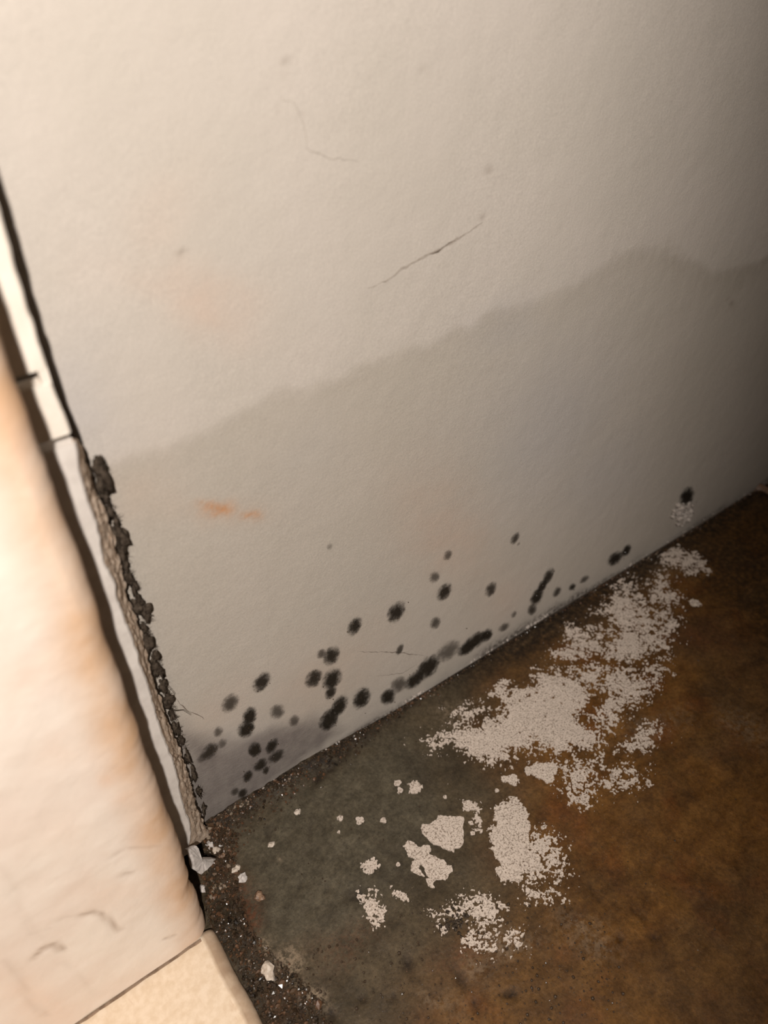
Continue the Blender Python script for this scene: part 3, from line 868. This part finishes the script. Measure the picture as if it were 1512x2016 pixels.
rr = random.Random(5)
for ci, (px, py, a, b, nf) in enumerate(CLUMPS):
    p = on_y(px + 4, py, -.010); s = .62 / 1000
    V, F = lumpy((a * s * .68, .003, b * s * .72), 40 + ci, 3, 1.15)
    tilt = math.radians(-18)
    Vl = []; Fl = [list(f) for f in F]
    for v in V:
        Vl.append((p[0] + v[0] * math.cos(tilt) - v[2] * math.sin(tilt) * .3, min(p[1] + v[1], -.0012), max(.001, p[2] + v[2])))
    for k in range(nf * 7):
        q = (p[0] + rr.uniform(-1, 1) * a * s * .7, p[1] + rr.uniform(-.003, .001), max(.002, p[2] + rr.uniform(-1, 1) * b * s))
        add_tube(Vl, Fl, fibre(q, (rr.uniform(-.6, 1), -.2, rr.uniform(-1, 1)), rr.uniform(.002, .006), rr, 7, 2.6), .00022)
    if ci == 6:
        add_tube(Vl, Fl, [tuple(on_y(*q, -.008)) for q in ((236, 1052), (244, 1058), (252, 1064), (257, 1070))], .0024)
    Vl = [(x, min(y, -.0012), max(z, .0008)) for x, y, z in Vl]
    child('dust_shade_clump', mesh('dust_shade_clump', Vl, Fl, True), M_DUST)
# long stray fibres
for pts in ([(305, 1300), (318, 1330), (330, 1350), (343, 1365), (340, 1385)], [(318, 1345), (332, 1362), (336, 1385), (350, 1400)], [(330, 1392), (345, 1400), (360, 1398), (376, 1408)],
            [(262, 1165), (278, 1180), (292, 1196), (290, 1215)], [(190, 900), (204, 905), (214, 922)]):
    Vl, Fl = [], []
    add_tube(Vl, Fl, [tuple(on_y(*q, -.009)) for q in pts], .00045)
    child('fibre', mesh('fibre', Vl, Fl), M_DUST)

# ------------------------------------------------------------------ chip and loose crumbs
def slab(name, P3, thick, mat, seed):
    """broken plate: irregular outline given in 3-D, with real thickness and roughened rim"""
    P = [Vector(p) for p in P3]
    nrm = (P[1] - P[0]).cross(P[2] - P[0]).normalized()
    if nrm.y > 0: nrm = -nrm
    rr = random.Random(seed); ring = []
    for i in range(len(P)):
        a, b = P[i], P[(i + 1) % len(P)]
        for k in range(4):
            ring.append(a.lerp(b, k / 4) + Vector((rr.uniform(-1, 1), rr.uniform(-1, 1), rr.uniform(-1, 1))) * .0007)
    n = len(ring); c = sum(ring, Vector()) / n
    V = [tuple(c + nrm * thick * .55)] + [tuple(c.lerp(q, .85) + nrm * thick * .5) for q in ring] + [tuple(q) for q in ring] + [tuple(q - nrm * thick * .6) for q in ring] + [tuple(c - nrm * thick * .6)]
    F = []
    for i in range(n):
        j = (i + 1) % n
        F += [(0, 1 + i, 1 + j), (1 + i, 1 + n + i, 1 + n + j, 1 + j), (1 + n + i, 1 + 2 * n + i, 1 + 2 * n + j, 1 + n + j), (1 + 3 * n, 1 + 2 * n + j, 1 + 2 * n + i)]
    V = [(x, y, max(z, .0005)) for x, y, z in V]
    return link(name, mesh(name, V, F, False), mat)


def chip_pt(px, py, y):
    p = on_y(px, py, y); p[2] = max(p[2], .003); return p


yc = -.062
chip = slab('plaster_chip', [chip_pt(368, 1672, -.058), chip_pt(386, 1666, -.054), chip_pt(397, 1690, -.056), chip_pt(424, 1690, -.052), chip_pt(416, 1706, -.060), chip_pt(396, 1722, -.066), chip_pt(381, 1712, -.064)], .004, M_CHIP, 3)
tag(chip, 'pale broken plaster chip on the floor under the torn drywall', 'chip')

CR = [  # px, py, half sizes in photo pixels, material, label
    (425, 1672, 7, 6, M_PEBBLE, 'whitish plaster crumb right beside the pale broken chip', 'plaster_crumb'),
    (412, 1662, 6, 7, M_CHIP, 'grey plaster crumb just above the pale broken chip', 'plaster_crumb'),
    (436, 1684, 8, 5, M_BROWN, 'pinkish brown crumb to the right of the pale chip', 'rubble_crumb'),
    (465, 1708, 8, 5, M_PEBBLE, 'small oval off-white pebble on the dark rubble', 'pebble'),
    (534, 1661, 6, 4, M_PEBBLE, 'tiny pale triangular flake on the olive concrete', 'paint_flake'),
    (511, 1765, 8, 8, M_BROWN, 'pinkish rubble lump at the edge of the olive concrete', 'rubble_crumb'),
    (478, 1727, 8, 7, M_CHIP, 'pale grey rubble lump below the oval pebble', 'rubble_crumb'),
    (528, 1912, 11, 13, M_PEBBLE, 'large pale tan lump in the rubble near the threshold tile', 'rubble_crumb'),
    (586, 1598, 6, 4, M_PEBBLE, 'tiny white pebble on bare concrete near the mouldy wall', 'pebble'),
    (398, 1748, 5, 7, M_CHIP, 'small pale crumb pressed against the plastered wall end', 'plaster_crumb'),
    (1369, 1188, 7, 4, M_PEBBLE, 'pale crumb on the rusty far right floor', 'pebble'),
    (1494, 955, 12, 26, M_BROWN, 'dark rubble lump at the far right foot of the wall', 'rubble_crumb'),
]
for i, (px, py, a, b, mt, lb, nm) in enumerate(CR):
    p = on_z(px, py, .003); dist = np.linalg.norm(p - CAM); s = dist / FPX
    V, F = lumpy((a * s, b * s * 1.1, min(a, b) * s * .75), 300 + i, 2, .5)
    h = floor_h(p[0], p[1])
    V = V + np.array([p[0], p[1], h + min(a, b) * s * .4])
    V[:, 1] = np.minimum(V[:, 1], -.002)
    me = mesh(nm, V, F, False); o = link(nm, me, mt)
    tag(o, lb, 'crumb' if 'crumb' in nm else nm.split('_')[-1])
# white bloom at the wall foot under the far black spot
V = []; F = []
for i in range(70):
    g = random.gauss(0, 1); px = 1345 + 9 * g + 3 * random.gauss(0, 1); py = 1011 + 9 * random.gauss(0, 1) - 3 * g; r = random.uniform(1.5, 5.5)
    p = on_y(px, py, -.0025); s_ = 1.15 / FPX
    v, f = lumpy((r * s_ * 1.2, .003 + random.random() * .003, r * s_), 400 + i, 1, .9)
    b = len(V); v = v + p; v[:, 1] = np.minimum(v[:, 1], -.0005); v[:, 2] = np.maximum(v[:, 2], .001)
    V += v.tolist(); F += [[q + b for q in t] for t in f]
tag(link('salt_bloom', mesh('salt_bloom', V, F, True), M_SALT), 'fluffy white salt bloom at the wall foot below the far black spot', 'bloom')


V = []; F = []
for i in range(60):
    p = on_z(898 + random.gauss(0, 1) * 13, 1812 + random.gauss(0, 1) * 12, .002); r = random.uniform(.0007, .0022)
    v, f = lumpy((r, r, r * .8), 600 + i, 1, .9)
    b = len(V); v = v + np.array([p[0], p[1], floor_h(p[0], p[1]) + .001]); V += v.tolist(); F += [[q + b for q in t] for t in f]
tag(link('grime_tuft', mesh('grime_tuft', V, F, True), M_DUST), 'dark grimy tuft on the lowest speckled paint patch', 'grime')


# crumb strewing: nobody could count these
def strew(name, spots, mat, parent=None, label=None, cat=None, droplet=False):
    t = (1 + 5 ** .5) / 2
    I = np.array([(-1, t, 0), (1, t, 0), (-1, -t, 0), (1, -t, 0), (0, -1, t), (0, 1, t), (0, -1, -t), (0, 1, -t), (t, 0, -1), (t, 0, 1), (-t, 0, -1), (-t, 0, 1)]) / math.sqrt(1 + t * t)
    IF = np.array([(0, 11, 5), (0, 5, 1), (0, 1, 7), (0, 7, 10), (0, 10, 11), (1, 5, 9), (5, 11, 4), (11, 10, 2), (10, 7, 6), (7, 1, 8), (3, 9, 4), (3, 4, 2), (3, 2, 6), (3, 6, 8), (3, 8, 9), (4, 9, 5), (2, 4, 11), (6, 2, 10), (8, 6, 7), (9, 8, 1)])
    n = len(spots)
    jit = 1 + (RNG.random((n, 12, 1)) - .5) * (.4 if droplet else .75)
    sc = 1 + (RNG.random((n, 1, 3)) - .5) * (.2 if droplet else .7)
    S = np.array(spots)
    V = I[None] * jit * sc * S[:, None, 3:4] + S[:, None, :3]
    F = IF[None] + (np.arange(n) * 12)[:, None, None]
    me = mesh(name, V.reshape(-1, 3), F.reshape(-1, 3), False)
    tn_ = np.clip(.48 + .32 * fbm(S[:, 0], S[:, 1], 45, 3, 91) + (RNG.random(n) - .5) * .75, 0, 1)
    fattr(me, 'tone', np.repeat(tn_, 12))
    o = link(name, me, mat, parent)
    tag(o, label, cat, kind='stuff')
    return o


def sample_poly(P, n):
    lo, hi = P.min(0), P.max(0); out = []
    while len(out) < n:
        q = lo + RNG.random((n * 3, 2)) * (hi - lo)
        q = q[poly_sd(q[:, 0], q[:, 1], P) > 0]
        out += q.tolist()
    return out[:n]


sp_ = []
for x, y in sample_poly(rubp, 2600):
    if x < -.042 and y < -.112: continue
    r = .0005 + .0016 * RNG.random() ** 3 + (.0016 if RNG.random() < .03 else 0)
    if y > -.002: continue
    sp_.append((x, y, floor_h(x, y) + r * .4, r))
for k in range(1500):                                   # along the foot of the wall, thinning to the right
    x = RNG.random() ** 1.6 * .36 - .01; y = -.002 - abs(RNG.normal()) * (.016 - .03 * min(x, .35))
    r = .0005 + .0014 * RNG.random() ** 3
    sp_.append((x, y, floor_h(x, y) + r * .4, r))
for k in range(900):
    x = .25 + RNG.random() * .85; y = -.002 - abs(RNG.normal()) * .004
    r = .0005 + .0014 * RNG.random() ** 2
    sp_.append((x, y, floor_h(x, y) + r * .4, r))
low_floor = FP([(560, 1900), (760, 1800), (980, 1760), (1180, 1800), (1250, 1960), (1180, 2040), (640, 2040)])
for x, y in sample_poly(low_floor, 220):
    r = .0003 + .0009 * RNG.random() ** 3
    sp_.append((x, y, floor_h(x, y) + r * .3, r))
strew('rubble_crumbs', sp_, M_CRUMB, None, 'wet brown crumbs and grit gathered along the floor edges', 'grit')

ds = []
for x, y in sample_poly(rubp, 420):
    if (x < -.042 and y < -.112) or y > -.003: continue
    r = .0006 + .0010 * RNG.random() ** 3
    ds.append((x, y, floor_h(x, y) + .0016 + r * .4, r))
for k in range(260):
    x = RNG.random() ** 1.4 * .22; y = -.003 - abs(RNG.normal()) * .016
    r = .0006 + .0009 * RNG.random() ** 3
    ds.append((x, y, floor_h(x, y) + .0012 + r * .4, r))
for x, y in sample_poly(low_floor, 420):
    r = .0005 + .0013 * RNG.random() ** 3
    ds.append((x, y, floor_h(x, y) + r * .5, r))
for x, y in sample_poly(FP([(450, 1600), (800, 1400), (1300, 1100), (1500, 1300), (1400, 1900), (700, 1980)]), 200):
    r = .0005 + .0007 * RNG.random() ** 3
    ds.append((x, y, floor_h(x, y) + r * .5, r))
strew('water_droplets', ds, M_DROP, floor, droplet=True)

wd = []
for (px, py, a, b, g, dn, tn) in SPOTS:
    if dn > .75:
        for k in range(3):
            q = on_y(px + RNG.normal() * a * .4, py + RNG.normal() * a * .5)
            if q[2] > .004: wd.append((q[0], -.0026, q[2], .0004 + .0004 * RNG.random()))
strew('water_droplets', wd, M_DROP, wall, droplet=True)

# ragged lip of loose paint along the wall foot
lip = []
for (x0, x1, nn, hh) in [(.06, .18, 120, .004), (.275, .31, 40, .004), (.485, .53, 50, .005), (.34, .48, 14, .002), (.60, 1.0, 30, .003)]:
    for k in range(nn):
        x = x0 + RNG.random() * (x1 - x0); z = abs(RNG.normal()) * hh * .5 + .0008
        lip.append((x, -.0018, z, .0006 + .0012 * RNG.random() ** 2))
strew('paint_lip', lip, M_SALT, wall)
